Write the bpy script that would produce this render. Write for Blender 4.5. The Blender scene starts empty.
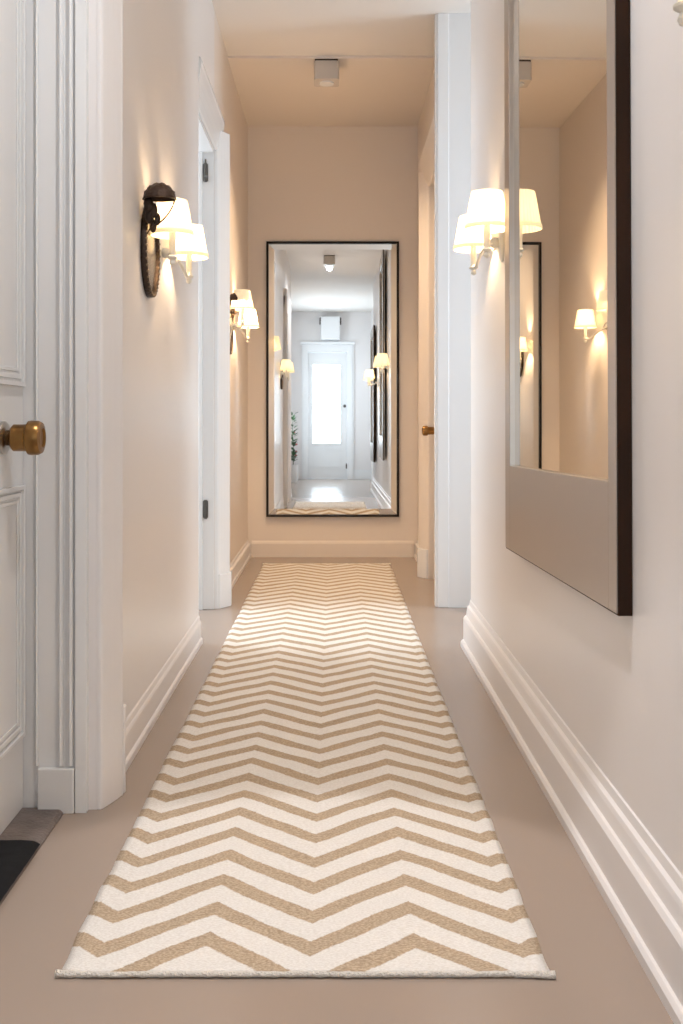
import bpy, bmesh, math, random
from mathutils import Vector, Matrix, noise
random.seed(7)
PI = math.pi
sc = bpy.context.scene
C = sc.collection

# ------------------------------------------------------------------ materials
def srgb(r, g, b):
    f = lambda c: (c/255/12.92) if c/255 <= .04045 else ((c/255+.055)/1.055)**2.4
    return (f(r), f(g), f(b), 1)

def mat(name, col, rough=.5, metal=0, bump=0, bscale=40, spec=.5, var=0, coat=0):
    m = bpy.data.materials.new(name); m.use_nodes = True
    nt = m.node_tree; p = nt.nodes['Principled BSDF']
    p.inputs['Base Color'].default_value = col
    p.inputs['Roughness'].default_value = rough
    p.inputs['Metallic'].default_value = metal
    p.inputs['Specular IOR Level'].default_value = spec
    p.inputs['Coat Weight'].default_value = coat
    tc = nt.nodes.new('ShaderNodeTexCoord')
    if bump:
        n = nt.nodes.new('ShaderNodeTexNoise'); n.inputs['Scale'].default_value = bscale
        n.inputs['Detail'].default_value = 3
        b = nt.nodes.new('ShaderNodeBump'); b.inputs['Strength'].default_value = bump
        b.inputs['Distance'].default_value = .01
        nt.links.new(tc.outputs['Object'], n.inputs['Vector'])
        nt.links.new(n.outputs['Fac'], b.inputs['Height'])
        nt.links.new(b.outputs['Normal'], p.inputs['Normal'])
    if var:
        n = nt.nodes.new('ShaderNodeTexNoise'); n.inputs['Scale'].default_value = bscale*.15
        n.inputs['Detail'].default_value = 4
        r = nt.nodes.new('ShaderNodeMixRGB'); r.blend_type = 'MIX'
        r.inputs[1].default_value = tuple(c*(1-var) for c in col[:3])+(1,)
        r.inputs[2].default_value = tuple(min(1, c*(1+var)) for c in col[:3])+(1,)
        nt.links.new(tc.outputs['Object'], n.inputs['Vector'])
        nt.links.new(n.outputs['Fac'], r.inputs[0])
        nt.links.new(r.outputs[0], p.inputs['Base Color'])
    return m

WALL = mat('wall_paint', (.835, .80, .785, 1), .34, bump=.05, bscale=9, spec=.4)
PEACH = mat('far_end_beige', (.83, .75, .675, 1), .38, bump=.05, bscale=9, spec=.4)  # beiger than the near walls; shared by far walls, ceiling, architrave and door
CEIL = mat('ceiling_paint', (.83, .78, .73, 1), .7, bump=.04, bscale=14)
TRIM = mat('gloss_trim_paint', (.85, .85, .85, 1), .2, bump=.03, bscale=12)
FLOOR = mat('painted_floor', (.365, .29, .238, 1), .22, bump=.035, bscale=7, var=.05, spec=.5)
BRASS = mat('aged_brass', (.27, .145, .05, 1), .3, 1, var=.3, bscale=160)
BRASSD = mat('dark_brass', (.10, .055, .025, 1), .35, 1)
STEEL = mat('brushed_steel', (.55, .52, .48, 1), .3, 1)
DARK = mat('dark_wood', (.024, .011, .006, 1), .45, 0, var=.35, bscale=30, spec=.12)
BLACKF = mat('black_frame', (.012, .008, .006, 1), .5, spec=.15)
IRON = mat('dark_bronze', (.055, .035, .025, 1), .42, .6, bump=.4, bscale=120)
HINGE = mat('hinge_metal', (.12, .11, .10, 1), .4, .8)
CHAMP = mat('champagne_frame', (.43, .375, .33, 1), .30, .55, bump=.02, bscale=5)
MIRROR = mat('mirror_silver', (.86, .88, .88, 1), .012, 1)
MIRROR2 = mat('mirror_warm', (.80, .77, .71, 1), .012, 1)
CREAM = mat('white_enamel', (.85, .82, .74, 1), .3)
STONE = mat('worn_stone', (.19, .155, .14, 1), .6, bump=.6, bscale=120, var=.5)
MATB = mat('black_doormat', (.045, .045, .05, 1), .95, bump=1, bscale=500)
LEAF = mat('leaf_green', (.05, .12, .04, 1), .4)
BLOOM = mat('bloom_red', (.45, .12, .10, 1), .5)
POT = mat('white_ceramic', (.8, .8, .8, 1), .2)
SOIL = mat('soil', (.03, .02, .015, 1), .9)
LAMPW = mat('lamp_white_metal', (.60, .54, .48, 1), .4)

def glass_mat():
    m = bpy.data.materials.new('window_glass'); m.use_nodes = True
    nt = m.node_tree; nt.nodes.clear()
    o = nt.nodes.new('ShaderNodeOutputMaterial'); mx = nt.nodes.new('ShaderNodeMixShader')
    t = nt.nodes.new('ShaderNodeBsdfTransparent'); g = nt.nodes.new('ShaderNodeBsdfGlossy')
    g.inputs['Roughness'].default_value = .02
    t.inputs['Color'].default_value = (.95, .98, 1, 1)
    mx.inputs[0].default_value = .06
    nt.links.new(t.outputs[0], mx.inputs[1]); nt.links.new(g.outputs[0], mx.inputs[2])
    nt.links.new(mx.outputs[0], o.inputs[0]); return m
GLASS = glass_mat()

def emis(name, col, s):
    m = bpy.data.materials.new(name); m.use_nodes = True
    p = m.node_tree.nodes['Principled BSDF']
    p.inputs['Base Color'].default_value = (.8, .8, .8, 1)
    p.inputs['Emission Color'].default_value = col; p.inputs['Emission Strength'].default_value = s
    return m
LENS = emis('lamp_lens', (1, .9, .78, 1), 2.5)

def shade_mat():
    m = bpy.data.materials.new('pleated_shade'); m.use_nodes = True
    nt = m.node_tree; nt.nodes.clear()
    o = nt.nodes.new('ShaderNodeOutputMaterial'); mx = nt.nodes.new('ShaderNodeMixShader')
    d = nt.nodes.new('ShaderNodeBsdfDiffuse'); t = nt.nodes.new('ShaderNodeBsdfTranslucent')
    e = nt.nodes.new('ShaderNodeEmission'); ad = nt.nodes.new('ShaderNodeAddShader')
    d.inputs['Color'].default_value = (.85, .80, .66, 1); t.inputs['Color'].default_value = (.90, .78, .55, 1)
    e.inputs['Color'].default_value = (1, .84, .56, 1); e.inputs['Strength'].default_value = .33
    mx.inputs[0].default_value = .35
    nt.links.new(d.outputs[0], mx.inputs[1]); nt.links.new(t.outputs[0], mx.inputs[2])
    nt.links.new(mx.outputs[0], ad.inputs[0]); nt.links.new(e.outputs[0], ad.inputs[1])
    nt.links.new(ad.outputs[0], o.inputs[0]); return m
SHADE = shade_mat()

# ------------------------------------------------------------------ mesh helpers
def box(bm, x0, x1, y0, y1, z0, z1):
    x0, x1 = sorted((x0, x1)); y0, y1 = sorted((y0, y1)); z0, z1 = sorted((z0, z1))
    vs = [bm.verts.new(p) for p in ((x0,y0,z0),(x1,y0,z0),(x1,y1,z0),(x0,y1,z0),(x0,y0,z1),(x1,y0,z1),(x1,y1,z1),(x0,y1,z1))]
    for f in ((0,3,2,1),(4,5,6,7),(0,1,5,4),(1,2,6,5),(2,3,7,6),(3,0,4,7)):
        bm.faces.new([vs[i] for i in f])
    return bm
def BX(*a):
    return box(bmesh.new(), *a)
def prism(bm, pts, a, b, axis='z'):
    """pts: 2D profile; extruded between a and b on axis. z: (x,y); y: (x,z); x: (y,z)"""
    def P(p, t):
        return {'z': (p[0], p[1], t), 'y': (p[0], t, p[1]), 'x': (t, p[0], p[1])}[axis]
    A = [bm.verts.new(P(p, a)) for p in pts]; B = [bm.verts.new(P(p, b)) for p in pts]
    n = len(pts)
    fs = [bm.faces.new(A), bm.faces.new(B[::-1])]
    for i in range(n):
        fs.append(bm.faces.new((A[i], B[i], B[(i+1) % n], A[(i+1) % n])))
    bmesh.ops.recalc_face_normals(bm, faces=fs)
    return bm
def lathe(bm, prof, c=(0,0,0), axis='z', n=32, sx=1, sy=1):
    """prof list of (r, t)"""
    rings = []
    for r, t in prof:
        ring = []
        for i in range(n):
            a = 2*PI*i/n; u, v = r*math.cos(a)*sx, r*math.sin(a)*sy
            p = {'z': (u, v, t), 'x': (t, u, v), 'y': (u, t, v)}[axis]
            ring.append(bm.verts.new((c[0]+p[0], c[1]+p[1], c[2]+p[2])))
        rings.append(ring)
    fs = []
    for A, B in zip(rings, rings[1:]):
        for i in range(n):
            fs.append(bm.faces.new((A[i], A[(i+1) % n], B[(i+1) % n], B[i])))
    if prof[0][0] > 1e-6: fs.append(bm.faces.new(rings[0][::-1]))
    if prof[-1][0] > 1e-6: fs.append(bm.faces.new(rings[-1]))
    bmesh.ops.recalc_face_normals(bm, faces=fs)
    return bm
def tube(bm, pts, r, n=10):
    pts = [Vector(p) for p in pts]; rings = []
    rr = r if isinstance(r, (list, tuple)) else [r]*len(pts)
    for i, p in enumerate(pts):
        d = (pts[min(i+1, len(pts)-1)]-pts[max(i-1, 0)]).normalized()
        u = d.cross(Vector((0, 0, 1))) if abs(d.z) < .9 else d.cross(Vector((1, 0, 0)))
        u.normalize(); v = d.cross(u)
        rings.append([bm.verts.new(p+(u*math.cos(2*PI*k/n)+v*math.sin(2*PI*k/n))*rr[i]) for k in range(n)])
    fs = []
    for A, B in zip(rings, rings[1:]):
        for i in range(n):
            fs.append(bm.faces.new((A[i], A[(i+1) % n], B[(i+1) % n], B[i])))
    fs.append(bm.faces.new(rings[0][::-1])); fs.append(bm.faces.new(rings[-1]))
    bmesh.ops.recalc_face_normals(bm, faces=fs)
    return bm
def ball(bm, c, r, sx=1, sy=1, sz=1, seg=16):
    bmesh.ops.create_uvsphere(bm, u_segments=seg, v_segments=max(6, seg//2), radius=r,
                              matrix=Matrix.Translation(c) @ Matrix.Diagonal((sx, sy, sz, 1)))
    return bm
def smoothpath(pts, k=6):
    pts = [Vector(p) for p in pts]; out = []
    for i in range(len(pts)-1):
        p0, p1, p2, p3 = pts[max(i-1,0)], pts[i], pts[i+1], pts[min(i+2, len(pts)-1)]
        for j in range(k):
            t = j/k
            out.append(.5*((2*p1)+(p2-p0)*t+(2*p0-5*p1+4*p2-p3)*t*t+(3*p1-p0-3*p2+p3)*t**3))
    out.append(pts[-1]); return out

def wloc(o):
    v = Vector((0, 0, 0))
    while o: v += o.location; o = o.parent
    return v
def obj(name, bm, m, parent=None, smooth=False, bevel=0):
    """bm is in world coordinates; origin goes to the base centre (or to the parent's frame)"""
    me = bpy.data.meshes.new(name)
    if parent is not None: org = wloc(parent)
    else:
        xs = [v.co for v in bm.verts]
        lo = Vector((min(v[i] for v in xs) for i in range(3))); hi = Vector((max(v[i] for v in xs) for i in range(3)))
        org = Vector(((lo.x+hi.x)/2, (lo.y+hi.y)/2, lo.z))
    for v in bm.verts: v.co -= org
    bm.to_mesh(me); bm.free()
    if smooth:
        for p in me.polygons: p.use_smooth = True
    me.materials.append(m)
    o = bpy.data.objects.new(name, me); C.objects.link(o)
    if parent is not None: o.parent = parent
    else: o.location = org
    if bevel:
        b = o.modifiers.new('bevel', 'BEVEL'); b.width = bevel; b.segments = 2; b.limit_method = 'ANGLE'
    if smooth == 'auto':
        e = o.modifiers.new('split', 'EDGE_SPLIT'); e.split_angle = math.radians(35)
    return o
def thing(name, label, cat, loc, group=None):
    o = bpy.data.objects.new(name, None); C.objects.link(o); o.location = loc
    o.empty_display_size = .05
    return tag(o, label, cat, group)
def tag(o, label, cat, group=None):
    o['label'] = label; o['category'] = cat
    if group: o['group'] = group
    return o
def struct(name, bm, m, label, **k):
    o = obj(name, bm, m, **k); o['kind'] = 'structure'; o['label'] = label; o['category'] = k.get('cat', name.split('_')[0]); return o
def sroot(name, label, cat, loc):
    o = thing(name, label, cat, loc); o['kind'] = 'structure'; return o

# ------------------------------------------------------------------ dimensions
XL, XR, XRF = -.64, .61, .62; XLN = -.612        # far left, left wall, right wall, far right wall
YE = 7.41; YB = -4.4                 # end wall, wall behind the camera
H1, H2 = 3.204, 3.19; YS = 6.02
LO0, LO1 = 4.52, 5.35                # left opening
RO0, RO1 = 4.46, 5.40                # right opening
ND0, ND1 = 1.65, 2.58                # near left doorway
RD0, RD1 = 5.56, 6.37                # far right doorway
HD = 2.45

# floor, ceiling
struct('floor', BX(-3.2, 3.0, YB-.2, YE+.2, -.1, 0), FLOOR, 'glossy taupe painted floor running under the whole hallway')
cb = BX(-3.2, 3.0, YB-.2, YS, H1, H1+.15)
struct('ceiling_far', BX(-3.2, 3.0, YS, YE+.2, H2, H1+.15), PEACH, 'slightly lower warm beige ceiling at the far end of the hallway')
struct('ceiling', cb, CEIL, 'plain off-white hallway ceiling over the near part, up to the far lamp')

# left wall
w = bmesh.new()
TL = -.80
for y0, y1, z0 in ((.6, ND0, 0), (ND0, ND1, HD), (ND1, LO0, 0), (LO0, LO1, HD)):
    box(w, TL, XL if y0 >= LO0 else XLN, y0, y1, z0, H1)
FW = (-3.6, -2.2, .85, 2.65)
struct('wall_left', w, WALL, 'long off-white wall on the left of the hallway with two doorways')
struct('wall_left_far', BX(TL, XL, LO1, YE, 0, H1), PEACH, 'short beige stretch of left wall between the far doorway and the end wall')
w = bmesh.new(); box(w, -1.05, -.90, YB, FW[0], 0, H1); box(w, -1.05, -.90, FW[1], .75, 0, H1); box(w, -1.05, -.90, FW[0], FW[1], 0, FW[2]); box(w, -1.05, -.90, FW[0], FW[1], FW[3], H1); box(w, -.90, TL-.001, .60, .75, 0, H1)
struct('wall_entrance_left', w, WALL, 'left wall of the entrance area with an added window, seen in the end mirror')
# right wall
w = bmesh.new()
w2 = bmesh.new()
box(w, XR, .78, -.8, RO0, 0, H1)
for y0, y1, z0, x in ((RO1, RD0, 0, XRF), (RD0, RD1, 2.50, XRF), (RD1, YE, 0, XRF)):
    box(w2, x, .78, y0, y1, z0, H1)
struct('wall_right_far', w2, PEACH, 'short beige stretch of right wall with the far right door')
box(w, .72, .87, YB, -.8, 0, H1)
struct('wall_right', w, WALL, 'long off-white wall on the right of the hallway carrying the tall framed mirror')
# end wall
struct('wall_end', BX(-3.2, 3.0, YE, YE+.15, 0, H1), PEACH, 'warm beige end wall of the hallway behind the black-framed mirror')
# wall behind the camera with the front door opening
FX0, FX1 = -.50, .25
w = BX(-3.2, FX0, YB-.15, YB, 0, H1); box(w, FX1, 3.0, YB-.15, YB, 0, H1); box(w, FX0, FX1, YB-.15, YB, 2.44, H1)
struct('wall_entrance', w, WALL, 'pale entrance wall around the glazed front door, seen in the end mirror')

# side rooms (stubs behind the openings)
def windowed(name, label, xa, xb, y0, y1, wy0, wy1, wz0, wz1, wn):
    bm = bmesh.new()
    box(bm, xa, xb, y0, wy0, 0, H1); box(bm, xa, xb, wy1, y1, 0, H1)
    box(bm, xa, xb, wy0, wy1, 0, wz0); box(bm, xa, xb, wy0, wy1, wz1, H1)
    struct(name, bm, WALL, label)
    xm = (xa+xb)/2
    r = sroot('window_%d' % wn, 'white framed side room window letting daylight into the hallway', 'window', (xm, (wy0+wy1)/2, wz0))
    fb = bmesh.new(); f = .05
    for a in ((wy0, wy0+f, wz0, wz1), (wy1-f, wy1, wz0, wz1), (wy0+f, wy1-f, wz0, wz0+f), (wy0+f, wy1-f, wz1-f, wz1),
              (wy0+f, wy1-f, (wz0+wz1)/2-.02, (wz0+wz1)/2+.02)):
        box(fb, xm-.03, xm+.03, *a)
    obj('frame', fb, TRIM, r)
    obj('pane', BX(xm-.004, xm+.004, wy0+.04, wy1-.04, wz0+.04, wz1-.04), GLASS, r)
windowed('wall_left_room', 'outer wall of the room through the far left doorway', -2.75, -2.6, 3.2, YE, 4.7, 6.3, .8, 2.6, 1)
windowed('wall_right_passage', 'outer wall at the end of the right side passage', 2.45, 2.6, 3.9, 5.9, 4.55, 5.35, .8, 2.6, 2)
w = BX(-2.6, TL, 3.2, 3.35, 0, H1)
struct('wall_left_room_side', w, WALL, 'inner side wall of the room through the far left doorway')
w = BX(.78, 2.45, 4.30, RO0-.001, 0, H1); box(w, .781, 2.45, RO1, RO1+.15, 0, H1)
struct('wall_right_passage_side', w, WALL, 'side walls of the passage opening off the right wall')
# near left side room
w = BX(-2.4, TL, 1.2, 1.3, 0, H1); box(w, -2.4, TL, 3.0, 3.1, 0, H1); box(w, -2.5, -2.4, 1.2, 3.1, 0, H1)
struct('wall_near_room', w, WALL, 'walls of the small room behind the near left door')

r3 = sroot('window_3', 'white framed window added for daylight in the entrance left wall beside the potted plant', 'window', (-.98, -2.9, FW[2]))  # window added to bring more daylight into the entrance area
fb = bmesh.new()
for q in ((FW[0], FW[0]+.05, FW[2], FW[3]), (FW[1]-.05, FW[1], FW[2], FW[3]), (FW[0]+.05, FW[1]-.05, FW[2], FW[2]+.05), (FW[0]+.05, FW[1]-.05, FW[3]-.05, FW[3]), (FW[0]+.05, FW[1]-.05, 1.73, 1.77)):
    box(fb, -1.01, -.95, *q)
obj('frame', fb, TRIM, r3)
obj('pane', BX(-.984, -.976, FW[0]+.04, FW[1]-.04, FW[2]+.04, FW[3]-.04), GLASS, r3)
# baseboards: profile (distance out of wall, z)
def bprof(s, x, d=.045):
    p = [(0,0),(d,0),(d,.022),(d-.006,.030),(d-.012,.032),(d-.012,.126),(d-.018,.136),(d-.024,.139),(d-.026,.152),
         (d-.028,.168),(.014,.178),(.007,.184),(.004,.204),(0,.206)]
    return [(x+s*a, b) for a, b in p]
def bprofL(s, x, d=.028):
    p = [(0,0),(d,0),(d,.020),(d-.004,.026),(d-.007,.028),(d-.007,.092),(d-.009,.100),(.006,.106),(.004,.122),(0,.126)]
    return [(x+s*a, b) for a, b in p]
b = prism(bmesh.new(), bprof(-1, XR), -.8, RO0, 'y'); prism(b, bprofL(-1, XRF), RO1+.005, RD0-.11, 'y'); prism(b, bprofL(-1, XRF), RD1+.11, YE, 'y')
struct('baseboard_right', b, WALL, 'tall stepped white skirting board along the right wall')
b = prism(bmesh.new(), bprofL(1, XLN, .018), ND1+.13, LO0, 'y'); prism(b, bprofL(1, XL), LO1+.13, YE, 'y')
prism(b, bprofL(1, XLN, .018), .6, ND0-.13, 'y'); prism(b, bprofL(1, -.90, .018), YB, .6, 'y')
struct('baseboard_left', b, WALL, 'white skirting board along the left wall')
struct('baseboard_end', prism(bmesh.new(), [(YE-b_, z) for b_, z in ((0,0),(.012,0),(.012,.10),(.006,.115),(0,.12))], XL+.031, XRF-.031, 'x'), PEACH,
       'low painted skirting board under the end wall mirror')
struct('baseboard_entrance', BX(FX1+.13, .72, YB, YB+.02, 0, .18), TRIM, 'white skirting board beside the front door')

# ------------------------------------------------------------------ trims (door casings)
def casing_profile(xw, s, y, dy, out=.072, wdt=.115):
    """bolection casing on wall plane xw, protruding s*out, starting at opening edge y, going dy direction"""
    k = out/.072
    q = [(0, 0), (.016*k, 0), (.024*k, .006), (.036*k, .026), (.037*k, .029), (.049*k, .050), (.050*k, .053), (.060*k, .072), (.061*k, .075),
         (out-.003, .090), (out, .096), (out, .106), (out-.006, .112), (out*.6, wdt), (0, wdt)]
    return [(xw+s*a, y+dy*b_) for a, b_ in q]
def casing(name, xw, s, ylo, yhi, top, label, near=True, far=True, plinth=True, m=None, out=.072, head=None):
    m = m or TRIM; head = head or out
    bm = bmesh.new()
    h = .115
    if far: prism(bm, casing_profile(xw, s, yhi, 1, out), .0, top+h, 'z')
    if near: prism(bm, casing_profile(xw, s, ylo, -1, out), 0, top+h, 'z')
    # head: profile in (x,z), extruded on y
    pr = [(xx, top+(zz-top)*1.8) for xx, zz in casing_profile(xw, s, top, 1, head)]
    prism(bm, pr, ylo-(h if near else 0), yhi+h, 'y')
    o = struct(name, bm, m, label, bevel=.0015)
    if plinth:
        pb = bmesh.new()
        if far: prism(pb, [(xw, yhi+.002), (xw+s*.03, yhi+.002), (xw+s*.060, yhi+.05), (xw+s*.081, yhi+.085), (xw+s*.081, yhi+.122), (xw, yhi+.122)], 0, .185, 'z')
        obj('plinth_block', pb, TRIM, o, bevel=.003)
    return o
t1 = casing('trim_1', XLN, 1, ND0, ND1, HD, 'moulded off-white architrave around the near left doorway', plinth=False, m=WALL, out=.046)
pb = BX(-.62, -.563, ND1+.112, ND1+.127, 0, .215)
prism(pb, [(-.64, ND1+.10), (-.575, ND1+.10), (-.562, ND1+.112), (-.562, ND1+.132), (-.575, ND1+.14), (-.64, ND1+.14)], .19, .235, 'z')
obj('backband_block', pb, WALL, t1, bevel=.003)
casing('trim_2', XL, 1, LO0, LO1, HD, 'moulded white architrave around the far left doorway', near=False, head=.042)
casing('trim_3', XRF, -1, RD0, RD1, 2.50, 'moulded white architrave around the far right door', m=PEACH)
# corner board at the right passage
bm = BX(.546, .62, RO1, RO1+.045, 0, H1); box(bm, .558, .62, RO1-.012, RO1, 0, H1)
struct('trim_4', bm, TRIM, 'narrow full-height white corner board at the right side passage', bevel=.004)
struct('trim_5', BX(.61, .78, RO1-.008, RO1, 0, H1), TRIM, 'white painted end face of the far right wall at the passage')

# jamb linings: near left doorway with flutes
bm = BX(-.80, -.633, ND1-.0, ND1+.0-.012, 0, HD)
j = struct('trim_6', bm, TRIM, 'fluted white door jamb beside the near left door')
fl = bmesh.new()
y = ND1-.012
for x0, x1, d in ((-.765, -.758, .012), (-.706, -.693, .016), (-.681, -.668, .016)):
    prism(fl, [((x0+x1)/2-(x1-x0)/2*math.cos(PI*q/8), y-d*math.sin(PI*q/8)) for q in range(9)], .12, HD, 'z')
box(fl, -.662, -.633, y-.012, y, 0, HD)
obj('fluting', fl, TRIM, j, bevel=.0015)
obj('plinth_block', BX(-.757, -.664, y-.018, y, 0, .115), TRIM, j, bevel=.003)
hb = BX(-.80, XLN-.001, ND0, ND0+.012, 0, HD); box(hb, -.80, XLN-.001, ND0+.012, ND1-.012, HD-.012, HD)
obj('jamb_return', hb, TRIM, j)
# far left jamb
bm = BX(-.80, XL-.001, LO1-.012, LO1, 0, HD); box(bm, -.72, -.70, LO1-.03, LO1-.012, 0, HD)
box(bm, -.80, XL-.001, LO0, LO0+.012, 0, HD); box(bm, -.80, XL-.001, LO0+.012, LO1-.012, HD-.012, HD)
j2 = struct('trim_7', bm, TRIM, 'white jamb lining of the far left doorway with two dark hinges', bevel=.003)
for z in (2.33, .535):
    hb = BX(-.697, -.672, LO1-.020, LO1-.0125, z-.045, z+.045); lathe(hb, [(.008, -.05), (.008, .05)], (-.684, LO1-.024, z), 'z', 10)
    if z > 2: tube(hb, [(-.690, LO1-.03, z-.02), (-.672, LO1-.05, z-.03)], .006, 6); lathe(hb, [(.005, .05), (.004, .07)], (-.684, LO1-.024, z), 'z', 8)
    obj('hinge', hb, HINGE, j2)

# ------------------------------------------------------------------ near left door (door_1)
hx, hy = -.797, ND1-.015
d1 = sroot('door_1', 'white panelled door with a big brass knob, standing in the near left doorway', 'door', (hx, hy, 0))
W = .90
def leaf(root, x0, x1, ya, yb, z0, z1, panels, face, m=TRIM):
    """slab with raised mouldings on the face side"""
    obj('leaf', BX(x0, x1, ya, yb, z0, z1), m, root, bevel=.002)
    for (a, b_, c, d) in panels:
        mb = bmesh.new()
        s = 1 if face == x1 else -1
        for k, (w0, w1, h) in enumerate(((0, .012, .010), (.018, .030, .006), (.036, .046, .004))):
            for q in ((a+w0, a+w1, c+w0, d-w0), (b_-w1, b_-w0, c+w0, d-w0), (a+w1, b_-w1, c+w0, c+w1), (a+w1, b_-w1, d-w1, d-w0)):
                box(mb, face, face+s*h, *q)
        obj('panel_moulding', mb, m, root, bevel=.0015)
leaf(d1, hx-.04, hx, hy-W, hy, .012, HD-.02, [(hy-.80, hy-.012, 1.09, 2.30), (hy-.80, hy-.012, .20, .84)], hx)
kb = thing('knob_tmp', '', '', (0, 0, 0)); bpy.data.objects.remove(kb)
ky, kz = 2.405, .962
def knob(root, x, y, z, s=1, k=1.0, rose=True):
    if rose:
        r = obj('rosette', lathe(bmesh.new(), [(.036*k, 0), (.036*k, s*.006), (.030*k, s*.010)], (x, y, z), 'x', 32), STEEL, root, smooth='auto')
        obj('rosette_collar', lathe(bmesh.new(), [(.017*k, s*.010), (.016*k, s*.024)], (x, y, z), 'x', 24), BRASSD, r)
    prof = [(.017*k, s*.018), (.026*k, s*.024), (.029*k, s*.028), (.029*k, s*.056), (.030*k, s*.060), (.0365*k, s*.064), (.0375*k, s*.070),
            (.037*k, s*.086), (.033*k, s*.094), (.022*k, s*.097), (.018*k, s*.092), (0, s*.091)]
    obj('knob', lathe(bmesh.new(), prof, (x, y, z), 'x', 40), BRASS, root, smooth='auto')
knob(d1, hx, ky, kz, 1, 1.12)
d1.rotation_euler.z = 0

# threshold and mat
tb = bmesh.new()
prism(tb, [(-.69, 0), (-.69, .004), (-.70, .012), (-.96, .012), (-.96, 0)], 1.66, 2.564, 'y')
s = struct('trim_8', tb, STONE, 'worn grey stone threshold in the near left doorway', bevel=.002)
mb = bmesh.new()
bmesh.ops.create_grid(mb, x_segments=24, y_segments=60, size=.5)
for v in mb.verts:
    u, q = v.co.x+.5, v.co.y+.5
    e = min(u, 1-u)*.24; e2 = min(q, 1-q)*.74
    z = .034*min(1, (min(e, e2)/.012))**.5
    v.co = Vector((-.945+.258*u, 1.665+.675*q, .0125+z*.4+.0015*noise.noise(Vector((u*9, q*30, 0)))))
ge = bmesh.ops.extrude_face_region(mb, geom=mb.faces[:])
tag(obj('doormat', mb, MATB, smooth=True), 'black bristle doormat lying in the near left doorway', 'doormat')

# ------------------------------------------------------------------ far right door (door_2)
d2 = sroot('door_2', 'closed off-white door with brass knob in the far right wall', 'door', (.66, RD1, 0))
obj('leaf', BX(.645, .70, RD0+.002, RD1-.002, .01, 2.495), PEACH, d2, bevel=.002)
mb = bmesh.new()
for c, d in ((1.1, 2.3), (.2, .85)):
    for q in ((RD0+.1, RD0+.12, c, d), (RD1-.12, RD1-.1, c, d), (RD0+.12, RD1-.12, c, c+.02), (RD0+.12, RD1-.12, d-.02, d)):
        box(mb, .633, .645, *q)
obj('panel_moulding', mb, PEACH, d2)
knob(d2, .645, 6.22, .946, -1, .85)
obj('hinge', lathe(bmesh.new(), [(.007, -.04), (.007, .04)], (.637, RD0+.012, 2.27), 'z', 10), HINGE, d2)
# ------------------------------------------------------------------ front door (door_3)
d3 = sroot('door_3', 'white front door with tall bright glass pane, seen in the end mirror', 'door', ((FX0+FX1)/2, YB-.06, 0))
a, b_, z0, z1 = FX0+.004, FX1-.004, .01, 2.42
lb = bmesh.new(); y0, y1 = YB-.07, YB-.02
px0, px1, pz0, pz1 = -.405, .115, .69, 2.19
box(lb, a, px0, y0, y1, z0, z1); box(lb, px1, b_, y0, y1, z0, z1); box(lb, px0, px1, y0, y1, z0, pz0); box(lb, px0, px1, y0, y1, pz1, z1)
obj('leaf', lb, TRIM, d3, bevel=.002)
obj('pane', BX(px0-.01, px1+.01, YB-.048, YB-.042, pz0-.01, pz1+.01), GLASS, d3)
mb = bmesh.new()
for q in ((px0-.03, px0, pz0-.03, pz1+.03), (px1, px1+.03, pz0-.03, pz1+.03)):
    box(mb, q[0], q[1], YB-.02, YB-.005, q[2], q[3])
for q in ((pz0-.03, pz0), (pz1, pz1+.03)): box(mb, px0, px1, YB-.02, YB-.005, *q)
for q in ((px0-.02, px0, .22, .58), (px1, px1+.02, .22, .58)): box(mb, q[0], q[1], YB-.02, YB-.008, q[2], q[3])
for q in ((.22, .24), (.56, .58)): box(mb, px0, px1, YB-.02, YB-.008, *q)
obj('panel_moulding', mb, TRIM, d3)
obj('sash_bar', BX(px0, px1, YB-.056, YB-.034, 1.42, 1.45), TRIM, d3)
obj('lock', lathe(bmesh.new(), [(.03, YB-.02), (.03, YB), (.018, YB+.03), (.026, YB+.05), (0, YB+.055)], (.205, 0, 1.40), 'y', 20), HINGE, d3, smooth='auto')
obj('hinge', BX(.225, .252, YB-.02, YB+.006, .20, .30), HINGE, d3)
tb = bmesh.new()
for x0, x1 in ((FX0-.12, FX0), (FX1+.0, FX1+.13)):
    box(tb, x0, x1, YB, YB+.035, 0, 2.58); box(tb, x0+.03, x1-.03, YB+.035, YB+.05, 0, 2.58)
box(tb, FX0, FX1, YB, YB+.035, 2.44, 2.58); box(tb, FX0-.14, FX1+.15, YB, YB+.07, 2.58, 2.63)
struct('trim_9', tb, TRIM, 'white architrave around the front door', bevel=.003)

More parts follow.
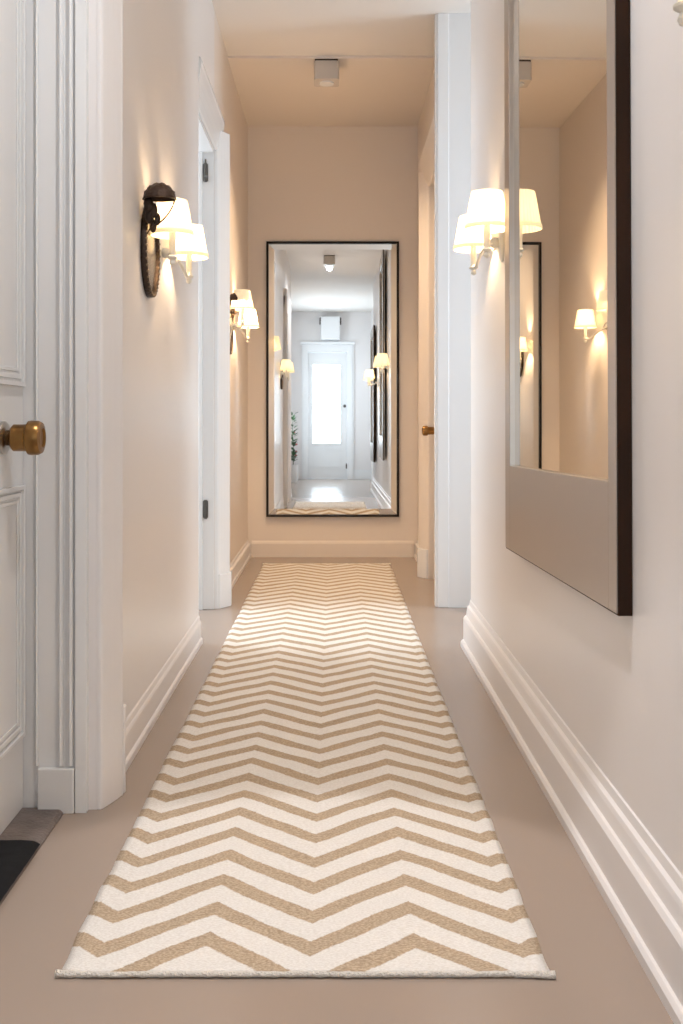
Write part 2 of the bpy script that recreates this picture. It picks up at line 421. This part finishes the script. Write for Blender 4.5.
# ------------------------------------------------------------------ chevron runner rug
RX0, RX1, RY0, RY1 = -.497, .393, 1.800, 6.99
def rug_material(ox, oy):
    m = bpy.data.materials.new('chevron_weave'); m.use_nodes = True
    nt = m.node_tree; N = nt.nodes; L = nt.links; p = N['Principled BSDF']
    p.inputs['Roughness'].default_value = .9; p.inputs['Specular IOR Level'].default_value = .15
    def M(op, a, b=None, c=None):
        n = N.new('ShaderNodeMath'); n.operation = op
        for i, v in enumerate((a, b, c)):
            if v is None: continue
            if isinstance(v, (int, float)): n.inputs[i].default_value = v
            else: L.new(v, n.inputs[i])
        return n.outputs[0]
    tc = N.new('ShaderNodeTexCoord'); sp = N.new('ShaderNodeSeparateXYZ'); L.new(tc.outputs['Object'], sp.inputs[0])
    X = M('ADD', sp.outputs[0], ox); Y = M('ADD', sp.outputs[1], oy)
    n1 = N.new('ShaderNodeTexNoise'); n1.inputs['Scale'].default_value = 5; n1.inputs['Detail'].default_value = 2
    L.new(tc.outputs['Object'], n1.inputs['Vector'])
    n2 = N.new('ShaderNodeTexNoise'); n2.inputs['Scale'].default_value = 170; n2.inputs['Detail'].default_value = 2
    L.new(tc.outputs['Object'], n2.inputs['Vector'])
    wob = M('ADD', M('MULTIPLY', M('SUBTRACT', n1.outputs['Fac'], .5), .035), M('MULTIPLY', M('SUBTRACT', n2.outputs['Fac'], .5), .010))
    # triangle wave: 1 at peaks X=-.24,.15 ; 0 at troughs -.04,.35
    ph = M('FRACT', M('DIVIDE', M('ADD', X, .4375+.394*4), .394))       # 0 at trough
    tri = M('SUBTRACT', 1, M('ABSOLUTE', M('SUBTRACT', M('MULTIPLY', ph, 2), 1)))
    v = M('DIVIDE', M('ADD', M('SUBTRACT', M('SUBTRACT', Y, M('MULTIPLY', tri, .165)), 1.943-.165-.126*20), wob), .126)
    fr = M('FRACT', v)                                                   # tan where fr > .55
    st = N.new('ShaderNodeMapRange'); st.inputs[1].default_value = .54; st.inputs[2].default_value = .58
    L.new(fr, st.inputs[0])
    hi = N.new('ShaderNodeMapRange'); hi.inputs[1].default_value = .97; hi.inputs[2].default_value = 1.0
    L.new(fr, hi.inputs[0])
    msk = M('MULTIPLY', M('MULTIPLY', st.outputs[0], M('SUBTRACT', 1, hi.outputs[0])), M('GREATER_THAN', v, 19.2))
    # fine weave speckle
    wv = N.new('ShaderNodeTexNoise'); wv.inputs['Scale'].default_value = 320; wv.inputs['Detail'].default_value = 2
    mp = N.new('ShaderNodeMapping'); mp.inputs['Scale'].default_value = (.55, 1.2, 1)
    L.new(tc.outputs['Object'], mp.inputs[0]); L.new(mp.outputs[0], wv.inputs['Vector'])
    def mixc(f, a, b):
        n = N.new('ShaderNodeMixRGB')
        for i, q in enumerate((f, a, b)):
            if isinstance(q, tuple) or isinstance(q, float): n.inputs[i].default_value = q
            else: L.new(q, n.inputs[i])
        return n.outputs[0]
    con = N.new('ShaderNodeMapRange'); con.inputs[1].default_value = .35; con.inputs[2].default_value = .65; L.new(wv.outputs['Fac'], con.inputs[0])
    tan = mixc(con.outputs[0], (.38, .285, .195, 1), (.60, .475, .345, 1))
    wht = mixc(con.outputs[0], (.74, .70, .65, 1), (.86, .83, .79, 1))
    L.new(mixc(msk, wht, tan), p.inputs['Base Color'])
    b = N.new('ShaderNodeBump'); b.inputs['Strength'].default_value = .5; b.inputs['Distance'].default_value = .004
    L.new(wv.outputs['Fac'], b.inputs['Height']); L.new(b.outputs[0], p.inputs['Normal'])
    return m
rb = bmesh.new(); nx, ny = 50, 420; T = .009
grid = []
for j_ in range(ny+1):
    row = []
    t = j_/ny; Yv = RY0+(RY1-RY0)*t
    sl = .004*noise.noise(Vector((3, Yv*2.2, 0)))+.003*noise.noise(Vector((9, Yv*11, 0)))
    sr = .004*noise.noise(Vector((17, Yv*2.2, 0)))+.003*noise.noise(Vector((23, Yv*11, 0)))
    for i_ in range(nx+1):
        u = i_/nx; Xv = (RX0+sl)*(1-u)+(RX1+sr)*u
        e = min(u, 1-u)*.89
        z = T*(min(1, e/.006))**.5 if e < .006 else T
        z += .0015*noise.noise(Vector((Xv*6, Yv*5, 4)))+.0008*noise.noise(Vector((Xv*30, Yv*30, 4)))
        row.append(rb.verts.new((Xv, Yv+(.004*noise.noise(Vector((Xv*7, 0, 2))) if j_ == 0 else 0), max(z, .0015))))
    grid.append(row)
for j_ in range(ny):
    for i_ in range(nx):
        rb.faces.new((grid[j_][i_], grid[j_][i_+1], grid[j_+1][i_+1], grid[j_+1][i_]))
rb.faces.ensure_lookup_table()
be = [e for e in rb.edges if e.is_boundary]
r = bmesh.ops.extrude_edge_only(rb, edges=be)
for v in r['geom']:
    if isinstance(v, bmesh.types.BMVert): v.co.z = .0005
bmesh.ops.recalc_face_normals(rb, faces=rb.faces[:])
oc = ((RX0+RX1)/2, (RY0+RY1)/2)
rug = obj('runner_rug', rb, WALL, smooth=True)
rug.data.materials[0] = rug_material(rug.location.x, rug.location.y)
tag(rug, 'long flat-woven runner rug with beige and white chevron stripes along the hallway floor', 'rug')
HEM = mat('rug_hem', (.90, .84, .76, 1), .95, bump=1, bscale=260)
for yy, s in ((RY0, -1), (RY1, 1)):
    pts = []; rad = []
    for k in range(161):
        Xv = RX0-.004+(RX1-RX0+.008)*k/160
        e = max(0, 1-min(k, 160-k)/9)
        pts.append((Xv, yy+s*.001+.003*noise.noise(Vector((Xv*9, 1, 2))), max(.0065, .0065+.002*noise.noise(Vector((Xv*40, 3, 2))))))
        rad.append(.0048+.0016*noise.noise(Vector((Xv*60, 8, 2)))+.0026*e)
    obj('hem', tube(bmesh.new(), pts, rad, 10), HEM, rug, smooth=True)

# ------------------------------------------------------------------ end wall mirror
mx0, mx1, mz0, mz1 = -.500, .480, .300, 2.334
em = thing('wall_mirror', 'large upright rectangular mirror with thin black frame hanging on the end wall', 'mirror', ((mx0+mx1)/2, YE-.002, mz0))
fb = bmesh.new(); f = .013; yf = YE-.034
for q in ((mx0, mx0+f, mz0, mz1), (mx1-f, mx1, mz0, mz1), (mx0+f, mx1-f, mz0, mz0+f), (mx0+f, mx1-f, mz1-f, mz1)):
    box(fb, q[0], q[1], yf, YE-.002, q[2], q[3])
obj('frame', fb, BLACKF, em, bevel=.001)
gx0, gx1, gz0, gz1 = mx0+f, mx1-f, mz0+f, mz1-f
bw = .046; yg = YE-.022
ins = [(gx0+bw, gz0+bw), (gx1-bw, gz0+bw), (gx1-bw, gz1-bw), (gx0+bw, gz1-bw)]
out = [(gx0, gz0), (gx1, gz0), (gx1, gz1), (gx0, gz1)]
gb = BX(gx0+bw, gx1-bw, yg, YE-.008, gz0+bw, gz1-bw)
g = obj('glass', gb, MIRROR, em)
for k in range(4):
    bb = bmesh.new(); k2 = (k+1) % 4
    fr = [bb.verts.new((ins[k][0], yg, ins[k][1])), bb.verts.new((ins[k2][0], yg, ins[k2][1])),
          bb.verts.new((out[k2][0], yg+.0045, out[k2][1])), bb.verts.new((out[k][0], yg+.0045, out[k][1]))]
    bk = [bb.verts.new((v.co.x, YE-.008, v.co.z)) for v in fr]
    bb.faces.new(fr); bb.faces.new(bk[::-1])
    for q in range(4): bb.faces.new((fr[q], bk[q], bk[(q+1) % 4], fr[(q+1) % 4]))
    bmesh.ops.recalc_face_normals(bb, faces=bb.faces[:])
    obj('bevel', bb, MIRROR, g)
em.rotation_euler.x = -.0040
em.location.y = YE-.003

# ------------------------------------------------------------------ tall framed mirrors on the right wall
def side_mirror(label, ya, yb, z0, z1, xf, tilt=0, yaw=0):
    r = thing('framed_mirror', label, 'mirror', (XR-.001, ya, z0), None)
    xw = XR-.001
    gy0, gy1, gz0, gz1 = ya+.060, yb-.080, z0+.272, z1-.13
    dk = BX(xf+.0025, xw, ya, ya+.012, z0, z1); box(dk, xf+.0025, xw-.02, yb-.012, yb, z0, z1)
    box(dk, xf+.0025, xw-.02, ya+.012, yb-.012, z0, z0+.012); box(dk, xf+.0025, xw-.02, ya+.012, yb-.012, z1-.012, z1)
    obj('side_panel', dk, DARK, r, bevel=.001)
    fb = bmesh.new()
    xb = xf+.024
    box(fb, xf, xb, ya+.004, gy0, z0+.004, z1); box(fb, xf, xb, gy1, yb-.004, z0+.004, z1)
    box(fb, xf, xb, gy0, gy1, z0+.004, gz0); box(fb, xf, xb, gy0, gy1, gz1, z1)
    obj('frame', fb, CHAMP, r, bevel=.0015)
    obj('glass', BX(xf+.017, xf+.026, gy0-.003, gy1+.003, gz0-.003, gz1+.003), MIRROR2, r)
    r.rotation_euler = (tilt, 0, yaw)
    return r
side_mirror('tall mirror in a wide champagne frame with dark brown sides on the right wall', 2.04, 3.27, .604, 3.05, .577, math.radians(-.75), math.radians(.8))
side_mirror('second tall dark-edged mirror on the right wall, seen only in the end mirror', -.62, .52, .48, 2.44, .560)

# ------------------------------------------------------------------ sconces
WARM = (1.0, .70, .41)
SC_POWER = 5.8
def sconce(label, x, y, s, arms, zt=1.720, K=1.0, grp='two-arm wall sconces with pleated shades'):
    """x: wall plane, s: direction out of wall (+1 for left wall)"""
    r = thing('wall_sconce', label, 'sconce', (x, y, 1.40), grp)
    pb = lathe(bmesh.new(), [(.052, 0), (.052, .006), (.044, .012), (.030, .016), (.012, .020), (0, .021)], (0, 0, 0), 'x', 28, sx=.62, sy=1.35)
    for v in pb.verts: v.co = Vector((x+s*(v.co.x+.001), y+v.co.y, (zt-.135)+v.co.z))
    obj('backplate', pb, CREAM, r, smooth='auto')
    hb = lathe(bmesh.new(), [(.016, .018), (.019, .034), (.012, .048), (0, .05)], (0, 0, 0), 'x', 20)
    for v in hb.verts: v.co = Vector((x+s*v.co.x, y+v.co.y, (zt-.135)+v.co.z))
    obj('hub', hb, CREAM, r, smooth=True)
    for dy, dz, out, pw in arms:
        cx, cy, zb = x+s*out, y+dy, zt-.115*K+dz
        path = smoothpath([(x+s*.035, y, (zt-.135)), (x+s*.07, y+dy*.25, zt-.160+dz*.2), (cx, y+dy*.7, zb-.077), (cx, cy, zb-.060)])
        am = obj('arm', tube(bmesh.new(), path, .006, 10), CREAM, r, smooth=True)
        tb = lathe(bmesh.new(), [(0, -.098), (.008, -.094), (.011, -.088), (.008, -.080), (.006, -.078), (.016, -.072), (.017, -.068), (.011, -.064),
                                 (.0115, -.0), (.0115, .018), (0, .019)], (cx, cy, zb), 'z', 18)
        obj('candle_tube', tb, CREAM, am, smooth='auto')
        # pleated shade
        sb = bmesh.new(); n = 144
        rings = []
        for (rr, t) in ((.068, 0), (.0665, .012), (.063, .030), (.0575, .060), (.0525, .090), (.048, .113), (.047, .115)):
            rings.append([sb.verts.new((cx+K*rr*(1+.012*(1 if k % 4 < 2 else -1))*math.cos(2*PI*k/n), cy+K*rr*(1+.012*(1 if k % 4 < 2 else -1))*math.sin(2*PI*k/n), zb+t*K)) for k in range(n)])
        for A, B in zip(rings, rings[1:]):
            for k in range(n): sb.faces.new((A[k], A[(k+1) % n], B[(k+1) % n], B[k]))
        sh = obj('lamp_shade', sb, SHADE, r, smooth=True)
        obj('trim_band', lathe(bmesh.new(), [(.069*K, .0), (.0705*K, .001), (.0695*K, .014), (.068*K, .0145)], (cx, cy, zb), 'z', 64), SHADE, sh)
        # remove caps of band so light leaves the shade
        me = sh.children[0].data; b2 = bmesh.new(); b2.from_mesh(me)
        bmesh.ops.delete(b2, geom=[f_ for f_ in b2.faces if len(f_.verts) > 4], context='FACES_ONLY'); b2.to_mesh(me); b2.free()
        # spider + bulb
        sp = bmesh.new()
        for a_ in (0, 2*PI/3, 4*PI/3):
            tube(sp, [(cx, cy, zb+.10), (cx+.046*math.cos(a_), cy+.046*math.sin(a_), zb+.108)], .0012, 5)
        obj('shade_carrier', sp, CREAM, r)
        l = bpy.data.lights.new('bulb_light', 'POINT'); l.energy = SC_POWER*pw; l.color = WARM; l.shadow_soft_size = .016
        lo = bpy.data.objects.new('bulb_light', l); C.objects.link(lo); lo.parent = r
        lo.location = Vector((cx, cy, zb+.055))-Vector((x, y, 1.40))
    return r
sconce('nearer two-shade sconce on the left wall, behind the larger oval mirror', XLN, 3.46, 1, [(-.21, 0, .087, .45), (.22, 0, .079, 1.25)])
sconce('farther two-shade sconce on the left wall, just before the end wall', XL, 6.12, 1, [(-.24, .055, .10, 2.2), (.28, 0, .09, 2.4)])
sconce('two-shade sconce on the right wall, half hidden by the tall framed mirror', XR, 3.60, -1, [(-.20, 0, .090, .9), (.20, 0, .080, .9)], zt=1.781, K=1.1)
sconce('two-shade sconce on the right wall at the top right, almost out of the picture', XR, 1.125, -1, [(-.235, .03, .132, 1.2), (.235, .03, .132, 1.2)])
sconce('two-shade sconce on the entrance left wall, seen only in the end mirror', -.90, -1.55, 1, [(-.2, 0, .12, 1), (.2, 0, .12, 1)])

# ------------------------------------------------------------------ oval mirrors with bow crest
def oval_mirror(label, y, z, a, b_, wx):
    x = wx+.001
    r = thing('oval_mirror', label, 'mirror', (x, y, z-b_), None)
    rim = bmesh.new(); n = 72
    prof = [(1.0, .0), (1.0, .012), (.985, .019), (.95, .021), (.915, .018), (.90, .011), (.90, 0)]
    rings = []
    for rr, t in prof:
        rings.append([rim.verts.new((x+t, y+(a*rr)*math.cos(2*PI*q/n), z+(b_*(1-(1-rr)*.85))*math.sin(2*PI*q/n))) for q in range(n)])
    for A, B in zip(rings, rings[1:]+rings[:1]):
        for q in range(n): rim.faces.new((A[q], A[(q+1) % n], B[(q+1) % n], B[q]))
    bmesh.ops.recalc_face_normals(rim, faces=rim.faces[:])
    rm = obj('rim', rim, IRON, r, smooth=True)
    bd = bmesh.new()
    for q in range(44):
        an = 2*PI*q/44
        ball(bd, (x+.018, y+a*.955*math.cos(an), z+b_*.962*math.sin(an)), .0055, seg=8)
    obj('beading', bd, mat_bead, rm, smooth=True)
    gb = bmesh.new(); rings = []
    for rr in (0.02, .25, .5, .75, .905):
        rings.append([gb.verts.new((x+.008+.008*(1-rr*rr), y+a*rr*math.cos(2*PI*q/n), z+b_*(rr*1.0)*math.sin(2*PI*q/n))) for q in range(n)])
    gb.faces.new(rings[0])
    for A, B in zip(rings, rings[1:]):
        for q in range(n): gb.faces.new((A[q], A[(q+1) % n], B[(q+1) % n], B[q]))
    bmesh.ops.recalc_face_normals(gb, faces=gb.faces[:])
    ext = bmesh.ops.extrude_face_region(gb, geom=gb.faces[:])
    for v in ext['geom']:
        if isinstance(v, bmesh.types.BMVert): v.co.x = x+.004
    obj('glass', gb, mat_oval, r, smooth='auto')
    # domed shell-like crest springing from the wall above the rim
    cb = bmesh.new(); yc = y-a-.035; zc = z+b_-.018
    rings = []
    nu, nv = 20, 9
    for i in range(nv+1):
        ph = (PI/2)*i/nv
        row = []
        for q in range(nu+1):
            th = PI*q/nu
            fl = 1+.04*math.cos(th*14)*math.cos(ph)
            row.append(cb.verts.new((x+.012+.055-.052*math.cos(th)*math.cos(ph)*fl, yc-.050*math.sin(ph)*.9+.0, zc+.012*math.cos(ph)*0+.052*math.sin(th)*math.cos(ph)*fl-.010*(1-math.cos(th))*0)))
        rings.append(row)
    for A, B in zip(rings, rings[1:]):
        for q in range(nu): cb.faces.new((A[q], A[q+1], B[q+1], B[q]))
    # mirror the dome to the other side
    geom = bmesh.ops.duplicate(cb, geom=cb.verts[:]+cb.edges[:]+cb.faces[:])
    for g_ in geom['geom']:
        if isinstance(g_, bmesh.types.BMVert): g_.co.y = yc+(yc-g_.co.y)*.75
    bmesh.ops.remove_doubles(cb, verts=cb.verts[:], dist=.0006)
    bmesh.ops.recalc_face_normals(cb, faces=cb.faces[:])
    cr = obj('crest', cb, IRON, r, smooth=True)
    sm = cr.modifiers.new('thick', 'SOLIDIFY'); sm.thickness = .004
    # ribbon strand and leaves
    rbm = tube(bmesh.new(), smoothpath([(x+.115, yc, zc+.004), (x+.108, yc, zc-.02), (x+.090, yc+.01, zc-.045), (x+.066, yc+.02, zc-.066), (x+.035, yc+.03, zc-.082), (x+.022, yc+.035, zc-.10)], 5), .0026, 8)
    obj('ribbon_strand', rbm, IRON, r, smooth=True)
    lf = bmesh.new()
    for q, (dx, dz, sx_, sz_) in enumerate(((.03, -.010, .016, .026), (.045, -.030, .013, .024), (.03, -.045, .014, .026), (.055, -.055, .010, .020), (.04, -.075, .012, .022), (.020, -.03, .012, .03))):
        ball(lf, (x+dx, yc+.012+.006*q, zc+dz), 1, sx_, .009, sz_, seg=10)
    obj('leaf_cluster', lf, IRON, r, smooth=True)
mat_bead = mat('bead_bronze', (.22, .17, .12, 1), .35, .8)
mat_oval = mat('oval_glass', (.27, .25, .235, 1), .25, .85)
oval_mirror('oval bronze-rimmed mirror with dark bow crest beside the nearer left sconce', 3.275, 1.560, .120, .152, XLN)
oval_mirror('small oval bronze-rimmed mirror farthest down the left wall', 6.03, 1.567, .125, .160, XL)

# ------------------------------------------------------------------ ceiling lamps
def ceiling_lamp(label, x, y, zc):
    r = thing('ceiling_lamp', label, 'ceiling lamp', (x, y, zc-.129), 'square ceiling spot lamps')
    obj('mounting_plate', BX(x-.070, x+.070, y-.070, y+.070, zc-.010, zc-.0005), IRON, r)
    hb = bmesh.new()
    q = [(x+sx_*(.076-(.012 if k else 0)), y+sy_*(.076-(0 if k else .012))) for sx_, sy_, k in
         ((1, 1, 1), (1, 1, 0), (1, -1, 0), (1, -1, 1), (-1, -1, 1), (-1, -1, 0), (-1, 1, 0), (-1, 1, 1))]
    prism(hb, q, zc-.122, zc-.0105, 'z')
    obj('housing', hb, LAMPW, r, bevel=.003)
    pb = lathe(bmesh.new(), [(.040, -.129), (.044, -.129), (.044, -.1222), (.040, -.1222)], (x, y, zc), 'z', 32)
    obj('spot_ring', pb, TRIM, r)
    obj('lens', lathe(bmesh.new(), [(.0395, -.128), (.0395, -.1224)], (x, y, zc), 'z', 32), LENS, r)
ceiling_lamp('small square white ceiling lamp at the far end of the hallway', -.045, 6.10, H2)
ceiling_lamp('small square white ceiling lamp near the viewer, seen in the end mirror', -.06, 1.78, H1)

# ------------------------------------------------------------------ things seen only in the end mirror
r = thing('wall_fixture', 'white boxy fixture with dark round ends above the front door, seen in the end mirror', 'fixture', (-.07, YB, 2.66))
obj('body', BX(-.25, .11, YB+.001, YB+.20, 2.66, 3.10), TRIM, r, bevel=.01)
for xx in (-.265, .125):
    obj('end_cap', lathe(bmesh.new(), [(.07, -.012), (.07, .012)], (xx, YB+.12, 3.02), 'x', 24), IRON, r)
pl = thing('potted_plant', 'slender flowering plant in a tall white pot beside the entrance wall', 'plant', (-.735, -3.2, 0))
obj('pot', lathe(bmesh.new(), [(.075, 0), (.085, .02), (.105, .30), (.11, .32), (.10, .32), (.095, .29), (0, .285)], (-.735, -3.2, 0), 'z', 28), POT, pl, smooth='auto')
obj('soil', lathe(bmesh.new(), [(.092, .286), (.09, .298), (0, .30)], (-.735, -3.2, 0), 'z', 20), SOIL, pl)
sb = tube(bmesh.new(), smoothpath([(-.735, -3.2, .29), (-.725, -3.2, .6), (-.745, -3.19, .9), (-.73, -3.2, 1.2)]), [.008-.0003*k for k in range(19)], 8)
obj('stem', sb, LEAF, pl, smooth=True)
lb = bmesh.new(); fb = bmesh.new()
for k in range(90):
    z = .36+.88*random.random(); a_ = random.random()*2*PI; ln = .08+.04*random.random()
    c = Vector((-.735+.012*math.cos(a_), -3.2+.012*math.sin(a_), z)); d = Vector((math.cos(a_), math.sin(a_), .35+.5*random.random())).normalized()
    sd = d.cross(Vector((0, 0, 1))).normalized()*.026; up = Vector((0, 0, .002))
    tip = c+d*ln; midp = c+d*ln*.5+Vector((0, 0, .008))
    vs = [lb.verts.new(p) for p in (c, midp+sd, tip, midp-sd)]; lb.faces.new(vs)
    v2 = [lb.verts.new(p-up) for p in (c, midp+sd, tip, midp-sd)]; lb.faces.new(v2[::-1])
    if k % 11 == 0: ball(fb, tip, .022, 1, 1, .8, seg=8)
obj('foliage', lb, LEAF, pl); obj('blossoms', fb, BLOOM, pl, smooth=True)

# ------------------------------------------------------------------ lights
def area(name, loc, rot, sx_, sy_, e, col, spread=PI):
    l = bpy.data.lights.new(name, 'AREA'); l.shape = 'RECTANGLE'; l.size = sx_; l.size_y = sy_; l.energy = e; l.color = col; l.spread = spread
    o = bpy.data.objects.new(name, l); C.objects.link(o); o.location = loc; o.rotation_euler = rot; return o
DAY = (.85, .93, 1.0)
area('daylight_front_door', ((px0+px1)/2, YB-.20, (pz0+pz1)/2), (PI/2, 0, 0), .55, 1.55, 42, DAY)
area('added_foyer_daylight', (-1.16, -2.9, 1.75), (0, -PI/2, 0), 1.7, 1.3, 62, DAY)  # daylight fill behind the added entrance window
area('daylight_left_window', (-2.80, 5.5, 1.7), (0, -PI/2, 0), 1.8, 1.6, 125, DAY)
area('daylight_right_window', (2.65, 4.95, 1.7), (0, PI/2, 0), 1.8, .8, 44, DAY)
def spot(name, loc, e, col, ang, blend, r=.04):
    l = bpy.data.lights.new(name, 'SPOT'); l.energy = e; l.color = col; l.spot_size = math.radians(ang); l.spot_blend = blend; l.shadow_soft_size = r
    o = bpy.data.objects.new(name, l); C.objects.link(o); o.location = loc; return o
spot('near_lamp_beam', (-.06, 1.78, H1-.155), 115, (.97, .97, 1), 34, .18)
spot('near_lamp_fill', (-.06, 1.78, H1-.150), 70, (.95, .97, 1), 172, 1)  # wide fill added at the near lamp to lift near walls and left door
spot('far_lamp_beam', (-.045, 6.10, H2-.155), 110, (1, .72, .46), 110, 1)

wd = bpy.data.worlds.new('sky'); sc.world = wd; wd.use_nodes = True
wd.node_tree.nodes['Background'].inputs[0].default_value = (.75, .87, 1, 1)
wd.node_tree.nodes['Background'].inputs[1].default_value = 1.0

# ------------------------------------------------------------------ camera
cam = bpy.data.cameras.new('camera'); co = bpy.data.objects.new('camera', cam); C.objects.link(co)
co.location = (0, 0, 1.0); co.rotation_euler = (PI/2, 0, 0)
cam.sensor_fit = 'HORIZONTAL'; cam.sensor_width = 36; cam.lens = 36*1000/683
cam.shift_x = (341.5-334)/683; cam.shift_y = -(512-422)/683
cam.clip_start = .02
sc.camera = co
sc.view_settings.view_transform = 'Standard'; sc.view_settings.look = 'None'
sc.view_settings.gamma = 1; sc.view_settings.exposure = .03
